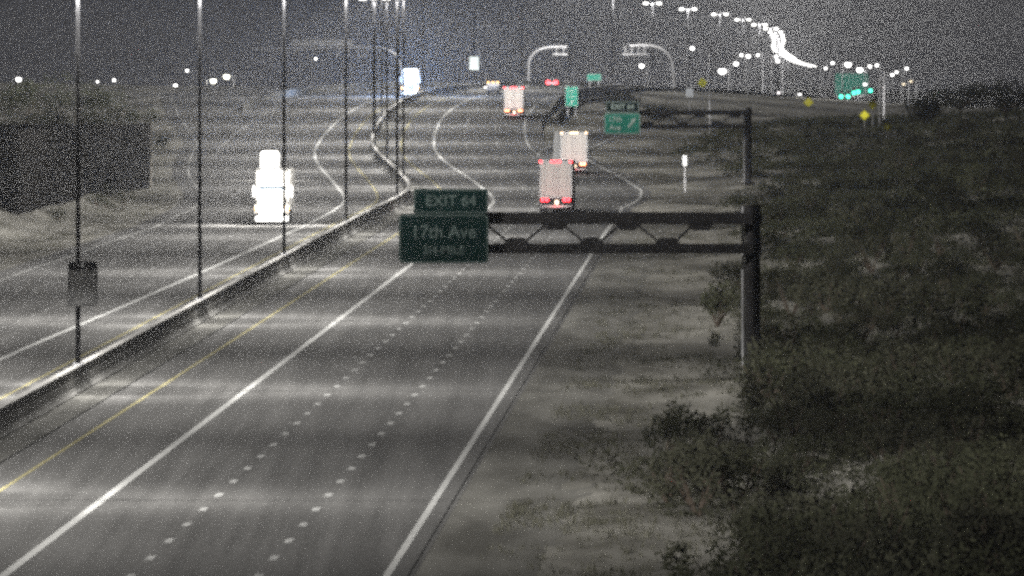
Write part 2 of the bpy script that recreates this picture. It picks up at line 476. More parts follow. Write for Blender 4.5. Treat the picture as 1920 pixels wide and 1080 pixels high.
NEAR_LABELS = {
    182: ("tall median lamp pole outside the frame, nearest the camera", None), 302: ("tall median lamp pole outside the frame, second from the camera", None), 422: ("tall median lamp pole outside the frame, third from the camera", None),
    542: ("tall median lamp pole carrying the small dark-topped sign, foot on the barrier", None),
    662: ("dark median lamp pole between the small-sign pole and the white truck glare", None),
    782: ("median lamp pole in front of the right edge of the white truck glare", None),
    902: ("median lamp pole right of the white truck glare and its curved lane line", None),
    1022: ("median lamp pole with its foot just left of the dark exit plaque", None),
    1142: ("slim median lamp pole rising from the barrier above the exit plaque's left corner", None),
    1982: ("lone median lamp pole at the crest carrying a white sign", None),
    2102: ("pale thin lamp pole at the crest above the cantilever arm, no sign on it", None),
    2222: ("lamp pole at the top edge above the arched sign support, shaft lit white", None),
    2342: ("lamp pole just left of the first full lamp, head touching the frame top", None),
    2462: ("lamp pole with the first full bright twin head, left end of the lamp chain", None),
    2582: ("lamp pole with the second full head, between the first and the crowded chain", None)}
proto = None
pole_by_y = {}
for Y in POLE_Y:
    if Y in NEAR_LABELS: lab, grp = NEAR_LABELS[Y][0], "tall lamp poles along the median"
    elif Y < 1982: lab, grp = "slim median lamp pole in the cluster below the blue-white headlight glare", "lamp poles clustered below the blue-white glare"
    else: lab, grp = "far lamp pole in the curving chain of white lamps", "lamp poles of the far curving chain"
    if proto is None: t = proto = make_pole(lab, grp)
    else:
        t = copy_tree(proto); t["label"] = lab; t["group"] = grp
    t.location = rp(Y, BAR, 0)
    t.rotation_euler = (0, 0, heading(Y))
    if Y > 2300:            # past the crest: an added all-round halo light, then none farther off
        ls = [c for c in t.children if c.type == 'LIGHT']
        for c in ls[1 if Y < 5200 else 0:]: bpy.data.objects.remove(c)
        if Y < 5200:
            ls[0].data = halo_d; ls[0].location = (0, -.25, POLE_H-.3)
    pole_by_y[Y] = t

# ------------------------------------------------------------------ lettering
def text_mesh(name, s, size, m, parent, loc, align='CENTER'):
    cu = bpy.data.curves.new(name, 'FONT'); cu.body = s; cu.size = size; cu.align_x = align; cu.align_y = 'CENTER'; cu.extrude = .004
    cu.offset = size*.012; cu.resolution_u = 3
    tmp = bpy.data.objects.new("tmp", cu); COL.objects.link(tmp)
    me = bpy.data.meshes.new_from_object(tmp.evaluated_get(bpy.context.evaluated_depsgraph_get()))
    bpy.data.objects.remove(tmp); bpy.data.curves.remove(cu)
    me.transform(Matrix.Rotation(math.pi/2, 4, 'X')); me.materials.clear(); me.materials.append(m)
    o = bpy.data.objects.new(name, me); COL.objects.link(o); o.parent = parent; o.location = loc
    return o
def rrect(w, h, r, n=4):
    pts = []
    for cx, cz, a0 in ((w/2-r, -h/2+r, -90), (w/2-r, h/2-r, 0), (-w/2+r, h/2-r, 90), (-w/2+r, -h/2+r, 180)):
        for i in range(n+1):
            a = math.radians(a0 + 90*i/n); pts.append((cx + r*math.cos(a), cz + r*math.sin(a)))
    return pts
def sign_panel(parent, name, c, w, h, m_face, border=None, r=.15, bw=.05, back=M_BACK):
    """flat sign sheet facing the camera (-y) with a raised printed border"""
    p = MB().prism([(c[0]+a, c[2]+b) for a, b in rrect(w, h, r)], c[1]-.03, c[1]+.03).build(name, m_face, parent)
    if border:
        o = rrect(w-.06, h-.06, r*.9); i = rrect(w-.06-2*bw, h-.06-2*bw, max(.02, r*.9-bw))
        n = len(o); y = c[1]-.034
        vs = [(c[0]+a, y, c[2]+b) for a, b in o] + [(c[0]+a, y, c[2]+b) for a, b in i]
        MB().add(vs, [(k, (k+1) % n, (k+1) % n + n, k+n) for k in range(n)]).build("border", border, p)
    return p
def arrow(parent, c, L, ang, m, w=.09):
    """straight arrow drawn on a sign, pointing ang degrees from straight up, clockwise"""
    pts = [(-w, -L/2), (w, -L/2), (w, L*.12), (w*2.6, L*.12), (0, L/2), (-w*2.6, L*.12), (-w, L*.12)]
    ca, sa = math.cos(math.radians(ang)), math.sin(math.radians(ang))
    q = [(c[0] + a*ca + b*sa, c[2] - a*sa + b*ca) for a, b in pts]
    return MB().prism(q, c[1]-.006, c[1]).build("arrow", m, parent)

# ------------------------------------------------------------------ cantilever sign structures
def cantilever(label, Y, xp, ytop, x_end, yc_top, yc_bot, tth, bth, post_r, panel_px, gus_bot, gus_top, ground=None):
    k = Y / F
    base = P(xp, 0, Y); gz = terrain(base.x, Y) if ground is None else ground
    root = thing("cantilever_sign_support", label, "sign support", (base.x, Y, gz - .1))
    def L(x, y): p = P(x, y, Y); return (p.x - base.x, p.z - gz + .1)
    top = L(xp, ytop)[1]
    MB().tube([(0, 0, 0), (0, 0, top)], post_r, 20).build("post", M_DARKST, root, True)
    c = MB().tube([(0, 0, top), (0, 0, top+.05)], post_r*1.12, 20)
    c.build("post_cap", M_DARKST, root)
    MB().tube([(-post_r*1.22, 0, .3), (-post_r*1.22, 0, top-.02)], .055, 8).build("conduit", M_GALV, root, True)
    b = MB().box((0, 0, .25), (post_r*3.4, post_r*3.4, .1))
    for a in range(8):
        q = a*math.pi/4; b.tube([(math.cos(q)*post_r*1.4, math.sin(q)*post_r*1.4, .3), (math.cos(q)*post_r*1.4, math.sin(q)*post_r*1.4, .45)], .04, 6)
    b.build("base_plate", M_DARKST, root)
    x0 = L(x_end, 0)[0]; zt = L(0, yc_top)[1]; zb = L(0, yc_bot)[1]; D = .55
    for s in (-1, 1):
        MB().box((x0/2 - .12*0, s*D, zt), (-x0, .16, tth)).build("top_chord", M_DARKST, root)
        MB().box((x0/2, s*D, zb), (-x0, .16, bth)).build("bottom_chord", M_DARKST, root)
    # diagonals and gusset plates alternate along the truss
    nodes = sorted([(L(x, 0)[0], 0) for x in gus_bot] + [(L(x, 0)[0], 1) for x in gus_top])
    gw = abs(gus_bot[1]-gus_bot[0]) * k
    for s in (-1, 1):
        for (xa, ta), (xb, tb) in zip(nodes, nodes[1:]):
            za = zt if ta else zb; zz = zt if tb else zb
            MB().bar((xa, s*D, za), (xb, s*D, zz), .09, .09).build("diagonal", M_DARKST, root)
        for (xa, ta) in nodes:
            d = -1 if ta else 1; z0 = zt - tth/2 if ta else zb + bth/2
            hgt = .26*gw/3.2
            MB().prism([(xa-gw*.17, z0), (xa+gw*.17, z0), (xa+gw*.10, z0+d*hgt), (xa-gw*.10, z0+d*hgt)], s*D-.06, s*D+.06).build("gusset_plate", M_DARKST, root)
    for xa in [n[0] for n in nodes]:
        MB().box((xa, 0, zt), (.09, 2*D-.16, .09)).build("cross_strut", M_DARKST, root)
    # clamp collars joining the chords to the post
    for z in (zt, zb):
        MB().tube([(0, 0, z-.25), (0, 0, z+.25)], post_r*1.18, 20).build("collar", M_DARKST, root, True)
    return root, L

c1, L1 = cantilever("large dark cantilever truss over the right lanes with post among the shrubs", 552.0, 1411, 386, 778, 409, 466, .50, .40, .34, None,
                    (826, 968, 1110, 1252), (897, 1040, 1178, 1314))
def guide_sign(root, L, rect, label_lines, plaque=None, mface=M_GREEN, mtext=M_TEXT, y=-.95, bord=M_TEXT, arrow_at=None):
    x0, z1 = L(rect[0], rect[1]); x1, z0 = L(rect[2], rect[3])
    c = ((x0+x1)/2, y, (z0+z1)/2); w, h = x1-x0, z1-z0
    p = sign_panel(root, "guide_panel", c, w, h, mface, bord, .2, .05)
    for s, fx, fz, size in label_lines:
        text_mesh("lettering", s, size*h, mtext, p, (c[0]+fx*w, y-.036, c[2]+fz*h))
    if arrow_at:
        arrow(p, (c[0]+arrow_at[0]*w, y-.036, c[2]+arrow_at[1]*h), arrow_at[2]*h, arrow_at[3], mtext)
    # aluminium stringers behind the sheet, down to the chords
    for fx in (-.32, 0, .32):
        MB().box((c[0]+fx*w, y+.13, c[2]), (.08, .18, h*.98)).build("stringer", M_BACK, root)
    if plaque:
        a0, b1 = L(plaque[0], plaque[1]); a1, b0 = L(plaque[2], plaque[3])
        pc = ((a0+a1)/2, y, (b0+b1)/2)
        q = sign_panel(root, "exit_plaque", pc, a1-a0, b1-b0, plaque[5], bord, .12, .04)
        text_mesh("lettering", plaque[4], (b1-b0)*.62, mtext, q, (pc[0], y-.036, pc[2]))
    return p
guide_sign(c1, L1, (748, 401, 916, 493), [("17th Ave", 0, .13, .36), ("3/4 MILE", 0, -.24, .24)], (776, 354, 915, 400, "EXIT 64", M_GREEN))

c2, L2 = cantilever("second smaller cantilever truss farther up the road holding the exit sign with arrow", 1150.0, 1403, 203, 1140, 211, 237, .42, .36, .30, None,
                    (1150, 1215, 1280, 1345), (1182, 1247, 1312, 1378))
guide_sign(c2, L2, (1133, 212, 1200, 251), [("17th", -.2, .2, .36), ("Ave", -.2, -.2, .36)], (1136, 190, 1198, 211, "EXIT 64", M_GREEN), M_GREEN2, M_TEXT2, bord=M_TEXT2, arrow_at=(.27, .05, .6, 35))

# ------------------------------------------------------------------ small signs
def pole_sign(Y, rect, label, face_rows):
    """panel strapped to a median lamp pole; a thing of its own"""
    p0 = P(rect[0], rect[1], Y-.4); p1 = P(rect[2], rect[3], Y-.4)
    pole = pole_by_y[Y]
    root = thing("carpool_sign", label, "road sign", ((p0.x+p1.x)/2, Y-.4, p1.z))
    w, h = p1.x-p0.x, p0.z-p1.z
    p = sign_panel(root, "sign_face", (0, 0, h/2), w, h, face_rows[0], M_BLACK, .06, .03)
    if face_rows[1]:
        MB().box((0, -.036, h*(1-.105)), (w-.08, .008, h*.19)).build("header_band", M_BLACK, p)
        MB().prism([(0, h*.84), (w*.09, h*.895), (0, h*.95), (-w*.09, h*.895)], -.046, -.041).build("diamond", M_SIGNW, p)
    for z in (h*.2, h*.8):
        MB().box((0, .2, z), (.42, .34, .05)).build("strap", M_GALV, root)
    return root
M_GREYSIGN = mat("weathered_sign_face", (.26, .26, .26), .6, var=.2, scale=3)
pole_sign(542, (127, 490, 183, 574), "small upright sign with dark top band strapped to the nearest median lamp pole", (M_GREYSIGN, True))
M_GLOWSIGN = glow("glowing_white_sign", (.9, 1.0, .97), .95)  # emission added so a plain white sheet looks brightly lit
pole_sign(1982, (880, 106, 898, 131), "bright white upright sign on the lone lamp pole at the crest", (M_GLOWSIGN, False))

def post_sign(name, label, x, y, w_px, h_px, Y, m, kind='rect', posts=1, border=None, lower=0.0, extra=None, shape_r=.08):
    c = P(x, y, Y); k = Y/F; w, h = w_px*k, h_px*k
    gz = terrain(c.x, Y)
    z0 = min(gz - .1, c.z - h/2 - .1)
    root = thing(name, label, "road sign", (c.x, Y, z0))
    cz = c.z - z0
    if kind == 'diamond':
        p = MB().prism([(0, cz-h/2), (w/2, cz), (0, cz+h/2), (-w/2, cz)], -.03, 0).build("sign_face", m, root)
        i = .86
        o = [(0, -h/2*.95), (w/2*.95, 0), (0, h/2*.95), (-w/2*.95, 0)]
        vs = [(a, -.034, cz+b) for a, b in o] + [(a*i, -.034, cz+b*i) for a, b in o]
        MB().add(vs, [(q, (q+1) % 4, (q+1) % 4 + 4, q+4) for q in range(4)]).build("border", M_BLACK, p)
    else:
        p = sign_panel(root, "sign_face", (0, 0, cz), w, h, m, border, min(shape_r, w/4), .05)
    for s in ([0] if posts == 1 else [-.32, .32]):
        MB().box((s*w, .07, (cz+h/2*.9)/2), (.09, .07, cz+h/2*.9)).build("post", M_GALV, root)
    return root, p, cz, w, h
r_, p_, cz, w, h = post_sign("exit_gore_sign", "tall narrow green exit sign standing in the gore between road and ramp", 1072, 181, 23, 37, 1700, M_GREEN2, posts=2, border=M_TEXT2)
text_mesh("lettering", "EXIT", .52, M_TEXT2, p_, (0, -.036, cz + h*.27))
text_mesh("lettering", "64", .6, M_TEXT2, p_, (0, -.036, cz))
arrow(p_, (0, -.036, cz - h*.28), .75, 40, M_TEXT2, .08)
post_sign("green_guide_sign", "small plain green rectangular sign beyond the gore, below the arched support", 1114, 145, 26, 12, 2250, M_GREEN2, posts=2, border=M_TEXT2)
r_, p_, cz, w, h = post_sign("yellow_warning_sign", "bright yellow diamond sign with a black upright arrow beside the ramp", 1317, 155, 19, 20, 1900, M_YSIGN, 'diamond')
arrow(p_, (0, -.036, cz), h*.5, 0, M_BLACK, .09)
post_sign("white_square_sign", "small pale square sign below the yellow diamond sign", 1293, 174, 14, 15, 1890, M_SIGNW)
r_, p_, cz, w, h = post_sign("yellow_warning_sign", "dull yellow diamond sign, topmost of the three at the right edge of the lights", 1636, 196, 20, 22, 1480, M_YSIGN, 'diamond')
r_, p_, cz, w, h = post_sign("yellow_warning_sign", "dull yellow diamond sign, middle one of the three at right", 1621, 216, 21, 21, 1420, M_YSIGN, 'diamond')
r_, p_, cz, w, h = post_sign("yellow_warning_sign", "dull small yellow sign, lowest of the three at right", 1664, 237, 15, 17, 1380, M_YSIGN, 'diamond')
post_sign("yellow_warning_sign", "dim amber diamond sign among the far car lights", 1516, 192, 22, 20, 2050, M_YSIGN, 'diamond')
# white delineator on the right bank
def delineator(label, x, y, Y, hpx, wpx):
    c = P(x, y, Y); k = Y/F
    root = thing("delineator_post", label, "marker post", (c.x, Y, c.z - hpx*k/2))
    MB().cbox((0, 0, hpx*k/2), (wpx*k, .06, hpx*k), .04).build("marker_face", M_SIGNW, root)
    gz = terrain(c.x, Y); d = max(.2, c.z - hpx*k/2 - gz + .1)
    MB().box((0, .05, -d/2+.1), (.08, .04, d+.2)).build("stake", M_GALV, root)
delineator("white upright marker post alone on the dark right-hand bank", 1284, 301, 1120, 19, 8)

# ------------------------------------------------------------------ arched tube gantries
def monotube(label, Y, pts_px, rad, base_px, bracket=None, panel=None):
    """bent steel tube mast with an arm over the road"""
    b = P(base_px[0], base_px[1], Y)
    gz = terrain(b.x, Y)
    root = thing("tubular_sign_gantry", label, "gantry", (b.x, Y, gz))
    def L(x, y): p = P(x, y, Y); return Vector((p.x-b.x, 0, p.z-gz))
    pts = [Vector((0, 0, 0))] + [L(*q) for q in pts_px]
    sm = []
    for i in range(len(pts)-1):     # Catmull-Rom
        p0, p1, p2, p3 = pts[max(i-1, 0)], pts[i], pts[i+1], pts[min(i+2, len(pts)-1)]
        for j in range(6):
            t = j/6
            sm.append(.5*((2*p1) + (p2-p0)*t + (2*p0-5*p1+4*p2-p3)*t*t + (3*p1-p0-3*p2+p3)*t**3))
    sm.append(pts[-1])
    MB().tube(sm, rad, 10).build("tube", M_GALV, root, True)
    b_ = MB().tube([(0, 0, -.1), (0, 0, .35)], rad*1.9, 12); b_.build("foundation", M_CONC, root)
    if bracket:
        (xa, xb, ya, yb, n) = bracket
        for i in range(n):
            x = xa + (xb-xa)*(i+.5)/n
            a, c = L(x, ya), L(x, yb)
            MB().tube([a + Vector((0, -rad*.8, 0)), c + Vector((0, -.7, 0))], .11, 6).build("hanger", M_GALV, root)
        a, c = L(xa, yb), L(xb, yb)
        MB().bar(a + Vector((0, -.75, 0)), c + Vector((0, -.75, 0)), .5, .22).build("walkway", M_GALV, root)
    if panel:
        x0, y0, x1, y1 = panel
        a, c = L(x0, y1), L(x1, y0)
        n = 7
        for i in range(n):
            xx0 = a.x + (c.x-a.x)*i/n; xx1 = a.x + (c.x-a.x)*(i+1)/n
            MB().box(((xx0+xx1)/2, -.15, (a.z+c.z)/2), (xx1-xx0-.05, .12, c.z-a.z)).build("sign_back_panel", M_BACK, root)
        for zz in (.2, .8):
            MB().box(((a.x+c.x)/2, -.26, a.z+(c.z-a.z)*zz), (c.x-a.x, .08, .1)).build("rail", M_GALV, root)
    return root
monotube("bent tube gantry reaching left over the oncoming lanes with a sign seen from behind", 1990, [(753, 145), (746, 112), (730, 96), (706, 90), (640, 90), (560, 92), (480, 94)], .27, (756, 170),
         bracket=(628, 696, 92, 105, 4), panel=(545, 75, 662, 88))
monotube("arched tube support at the crest, arm bending right, small bracket at its end", 2260, [(991, 140), (993, 112), (1006, 96), (1028, 89), (1063, 88)], .28, (991, 166), bracket=(1036, 1064, 89, 102, 2))
monotube("arched tube support on the far right shoulder, arm bending left, hangers and walkway", 2260, [(1263, 140), (1259, 112), (1246, 95), (1228, 87), (1206, 85), (1180, 86)], .28, (1264, 166), bracket=(1167, 1214, 86, 102, 4))

# ------------------------------------------------------------------ left side: far parapet, bright panel, dark wall
M_PALE = mat("pale_parapet_concrete", (.34, .335, .32), .85, var=.15, scale=.8)
def parapet(name, label, off, Y0, Y1, H, m, seg=18.0):
    root = thing(name, label, "barrier", rp(Y0, off(Y0)))
    b = Vector(root.location); Y = Y0
    while Y < Y1:
        vs = []
        for yy in (Y+.04, Y+seg-.04):
            for a, z in ((-.22, -.2), (-.12, H), (.12, H), (.22, -.2)): vs.append(rp(yy, off(yy)+a, z) - b)
        MB().add(vs, [(0,1,2,3), (7,6,5,4), (0,4,5,1), (1,5,6,2), (2,6,7,3)]).build("barrier_segment", m, root)
        Y += seg
    return root
parapet("concrete_parapet", "pale concrete barrier along the outer edge of the far left carriageway", lambda Y: min(-28.0, edge_l(Y)*0 - 28.0), 1740, 2330, 1.0, M_GUT)
parapet("concrete_parapet", "short pale barrier beside the gore just left of the tall green exit sign", lambda Y: 14.0, 1690, 1990, .9, M_PALE)
root = thing("crash_cushion", "dark crash cushion at the near end of the gore barrier", "barrier", rp(1676, 14.0), heading(1680))
for i in range(5):
    MB().prism([(-.45, 0), (.45, 0), (.42, .8), (.3, .95), (-.3, .95), (-.42, .8)], i*2.4, i*2.4+2.2).build("cushion_bay", M_UNDER, root)
MB().box((0, -.1, .5), (.8, .12, .8)).build("nose_plate", M_UNDER, root)
# white panel
c = P(577, 180, 1960)
root = thing("white_barrier_panel", "bright white rectangular board standing at the far left parapet", "sign board", (c.x, 1960, c.z-.55))
sign_panel(root, "sign_face", (0, 0, .55), 45/F*1960, 12/F*1960, M_GLOWSIGN, None, .05)  # the board's glow stands for light falling on it
for s in (-1.2, 1.2): MB().box((s, .08, .2), (.1, .08, 1.6)).build("post", M_GALV, root)

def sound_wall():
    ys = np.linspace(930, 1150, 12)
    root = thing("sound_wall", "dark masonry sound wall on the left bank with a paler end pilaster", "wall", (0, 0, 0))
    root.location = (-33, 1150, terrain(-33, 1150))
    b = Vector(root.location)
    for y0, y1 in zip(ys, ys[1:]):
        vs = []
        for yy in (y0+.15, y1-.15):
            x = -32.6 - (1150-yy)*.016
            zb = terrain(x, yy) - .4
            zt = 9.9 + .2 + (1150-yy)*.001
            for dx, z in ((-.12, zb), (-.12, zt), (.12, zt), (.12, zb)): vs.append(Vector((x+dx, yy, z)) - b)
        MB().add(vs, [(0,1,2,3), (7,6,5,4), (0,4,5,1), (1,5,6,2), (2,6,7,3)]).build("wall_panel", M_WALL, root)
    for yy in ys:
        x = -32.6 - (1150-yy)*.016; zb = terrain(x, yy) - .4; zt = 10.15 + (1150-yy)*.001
        MB().box(Vector((x, yy, (zb+zt)/2)) - b, (.45, .3, zt-zb)).build("pilaster", M_PILA_LIT if yy > 1149 else M_WALL, root)
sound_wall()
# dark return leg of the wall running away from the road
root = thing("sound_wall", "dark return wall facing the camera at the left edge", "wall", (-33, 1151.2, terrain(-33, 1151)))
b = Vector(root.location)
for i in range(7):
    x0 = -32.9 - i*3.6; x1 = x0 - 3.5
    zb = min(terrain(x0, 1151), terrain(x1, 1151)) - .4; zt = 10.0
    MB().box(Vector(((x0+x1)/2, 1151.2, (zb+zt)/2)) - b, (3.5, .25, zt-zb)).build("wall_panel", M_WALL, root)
    MB().box(Vector((x0, 1151.2, (zb+zt)/2+.05)) - b, (.3, .4, zt-zb+.1)).build("pilaster", M_PILA_LIT if i == 0 else M_WALL, root)

# ------------------------------------------------------------------ vehicles
def wheel(parent, c, r=.5, w=.28, name="wheel"):
    t = MB().tube([(c[0]-w/2, c[1], c[2]), (c[0]-w/2+.03, c[1], c[2]), (c[0]+w/2-.03, c[1], c[2]), (c[0]+w/2, c[1], c[2])], [r*.92, r, r, r*.92], 18).build(name, M_RUBBER, parent, True)
    MB().tube([(c[0]-w/2-.01, c[1], c[2]), (c[0]+w/2+.01, c[1], c[2])], r*.5, 12).build("rim", M_CHROME, t)
    return t
def lampbox(parent, name, c, d, m):
    return MB().cbox(c, d, min(d[0], d[2])*.25).build(name, m, parent)
def semi_rear(label, Y, x_px, red=True, yaw=0.0, top=M_REDS, tail=M_REDL, seam_dark=True, plate=True):
    """articulated lorry seen from behind; origin under its tail, +y is forward"""
    X = (x_px - 960)/F*Y
    root = thing("semi_truck", label, "truck", (X, Y, zroad(Y)), heading(Y+7) + yaw)
    W, H, Z0, L = 2.59, 4.1, 1.15, 16.0
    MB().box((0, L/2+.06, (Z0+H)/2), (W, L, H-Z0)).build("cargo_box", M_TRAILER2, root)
    fr = MB()
    fr.box((-W/2+.06, 0, (Z0+H)/2), (.12, .10, H-Z0)).box((W/2-.06, 0, (Z0+H)/2), (.12, .10, H-Z0))
    fr.box((0, 0, H-.11), (W-.24, .10, .22)).box((0, 0, Z0+.08), (W-.24, .10, .16))
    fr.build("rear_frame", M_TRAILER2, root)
    for s in (-1, 1):
        d = MB().box((s*.585, .02, 2.6), (1.13, .06, 2.52)).build("rear_door", M_TRAILER, root)
        for dx in (.22, .86):
            MB().tube([(s*dx, -.04, 1.35), (s*dx, -.04, 3.85)], .022, 6).build("lock_rod", M_GALV, d)
        for z in (1.6, 2.3, 3.0, 3.6):
            MB().box((s*1.12, -.035, z), (.12, .03, .1)).build("hinge", M_GALV, d)
        MB().box((s*.5, -.06, 2.05), (.3, .03, .06)).build("latch_handle", M_CHROME, d)
        lampbox(root, "tail_lamp", (s*.88-.13*0 + s*.13, -.06, 1.0), (.25, .08, .22), tail)
        lampbox(root, "tail_lamp", (s*.70, -.06, 1.0), (.25, .08, .22), tail)
        lampbox(root, "marker_lamp", (s*1.19, -.07, H-.07), (.19, .06, .14), top)
        MB().box((s*.95, .9, .62), (.62, .03, .75)).build("mudflap", M_UNDER, root)
        MB().box((s*.6, -.02, .72), (.09, .09, .5)).build("bumper_post", M_UNDER, root)
        for yy in (1.6, 2.85):
            wheel(root, (s*1.12, yy, .5)); wheel(root, (s*.78, yy, .5))
    for dx in (-.28, 0, .28):
        lampbox(root, "marker_lamp", (dx, -.07, H-.07), (.21, .06, .14), top)
    MB().box((0, -.02, .5), (2.3, .1, .12)).build("rear_bumper", M_CHROME, root)
    light_at(root, (0, -2.2, .7), 40, (1, .12, .12), "tail_lamp_glow", .3); light_at(root, (0, -.5, 4.2), .4, (1, .12, .12), "tail_lamp_glow", .2)
    if plate: lampbox(root, "plate_lamp", (.08, -.06, .82), (.26, .06, .3), M_WARM)
    MB().box((0, 7.5, 1.0), (1.0, 14, .22)).build("chassis_rail", M_UNDER, root)
    for s in (-1, 1): MB().box((s*.7, 11.5, .75), (.12, .12, .8)).build("landing_leg", M_UNDER, root)
    # tractor ahead of the trailer
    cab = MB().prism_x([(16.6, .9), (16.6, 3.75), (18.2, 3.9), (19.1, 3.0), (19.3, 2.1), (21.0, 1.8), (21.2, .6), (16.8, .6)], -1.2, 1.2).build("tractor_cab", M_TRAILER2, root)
    for s in (-1, 1):
        MB().box((s*1.42, 18.9, 2.4), (.12, .25, .7)).build("wing_mirror", M_UNDER, cab)
        for yy in (16.2, 17.4, 20.3): wheel(root, (s*1.05, yy, .5))
    return root
def light_at(root, loc, power, col, name="lamp_light", size=.08):
    d = bpy.data.lights.new(name, 'POINT'); d.energy = power; d.color = col; d.shadow_soft_size = size
    o = bpy.data.objects.new(name, d); COL.objects.link(o); o.parent = root; o.location = loc
    return o
semi_rear("nearest white semi trailer seen from behind, red lamps lit, above the cantilever truss", 1008, 1042)
semi_rear("white semi trailer with warm roof markers, second from the truss, partly hidden by the nearest", 1238, 1076, yaw=.012, top=M_WARMTOP, tail=M_ORANGE)
semi_rear("farthest semi trailer near the crest with orange tail lamps, dim grey doors", 1680, 963, top=M_REDS, tail=M_ORANGE)

def headlight_beam(root, loc, power, col, deg=70):
    d = bpy.data.lights.new("headlamp_beam", 'SPOT'); d.energy = power; d.color = col; d.spot_size = math.radians(deg); d.spot_blend = .4; d.shadow_soft_size = .12
    o = bpy.data.objects.new("headlamp_beam", d); COL.objects.link(o); o.parent = root; o.location = loc; o.rotation_euler = (math.radians(-90), 0, 0)
def semi_front(label, Y, X, face=M_TRAILER, M_HLW=M_HLW, beam=170000, fill_power=9000, col=(1, .97, .92)):
    root = thing("oncoming_semi_truck", label, "truck", (X, Y, zroad(Y)), heading(Y))
    # -y is its front
    MB().box((0, 14.5, 2.65), (2.59, 16, 2.9)).build("cargo_box", M_TRAILER, root)
    cab = MB().prism_x([(2.6, .7), (2.6, 2.0), (3.2, 2.1), (3.7, 3.05), (4.6, 3.9), (6.2, 3.95), (6.2, .7)], -1.2, 1.2).build("cab", face, root)
    hood = MB().prism_x([(0.1, .75), (0.1, 1.75), (.5, 1.95), (2.58, 2.05), (2.58, .75)], -1.0, 1.0).build("hood", face, root)
    MB().add([(-1.05, 3.24, 2.16), (1.05, 3.24, 2.16), (.98, 3.66, 3.0), (-.98, 3.66, 3.0)], [(0, 1, 2, 3)]).build("windscreen", M_GLASS, root)
    gr = MB().box((0, .06, 1.28), (1.15, .08, .95)).build("grille", M_CHROME, root)
    for i in range(7): MB().box((0, .0, .9+i*.13), (1.1, .05, .05)).build("grille_bar", M_CHROME, gr)
    MB().cbox((0, 0, .5), (2.45, .4, .42), .08).build("front_bumper", M_CHROME, root)
    for s in (-1, 1):
        h = MB().cbox((s*.86, .05, 1.12), (.42, .14, .38), .08).build("headlamp_housing", M_CHROME, root)
        lampbox(h, "headlamp", (s*.86, -.05, 1.12), (.36, .08, .30), M_HLW)
        lampbox(root, "fog_lamp", (s*.8, -.23, .5), (.3, .06, .18), M_HLW)
        MB().prism_x([(.2, .9), (.2, 1.5), (1.4, 1.6), (1.9, .9)], s*1.0, s*1.24).build("fender", face, root)
        lampbox(root, "turn_signal", (s*1.16, .1, 1.25), (.14, .1, .22), M_AMB)
        MB().box((s*1.42, 3.0, 2.5), (.14, .2, .85)).build("wing_mirror", M_CHROME, root)
        MB().tube([(s*1.1, 6.6, .9), (s*1.1, 6.6, 4.2)], .09, 8).build("exhaust_stack", M_CHROME, root)
        for yy in (1.1, 5.0, 6.2, 19.0, 20.3): wheel(root, (s*1.05, yy, .5))
    for dx in (-.8, -.4, 0, .4, .8):
        lampbox(root, "roof_lamp", (dx, 4.4, 3.95), (.24, .1, .16), M_HLW)
    lampbox(root, "light_bar", (0, 3.0, 3.02), (2.0, .12, .14), M_HLW)
    for s in (-1, 1): headlight_beam(root, (s*.86, -.35, 1.12), beam, col, 7)
    headlight_beam(root, (0, 4.0, 4.2), beam, col, 7)
    light_at(root, (0, -1.7, 2.2), fill_power, col, "added_front_fill", .3)  # light without a lamp, added ahead of the truck to blow out its front
    light_at(root, (0, 2.2, 3.3), fill_power*.35, col, "added_front_fill", .2)  # second added light over the hood, without a fixture
    return root
Yt = 950.0
Xt = hov(Yt) + left_hov(Yt) - 2.5
semi_front("oncoming white semi truck blazing with headlamps and roof lamps on the left carriageway", Yt, Xt).rotation_euler = (0, 0, 0)

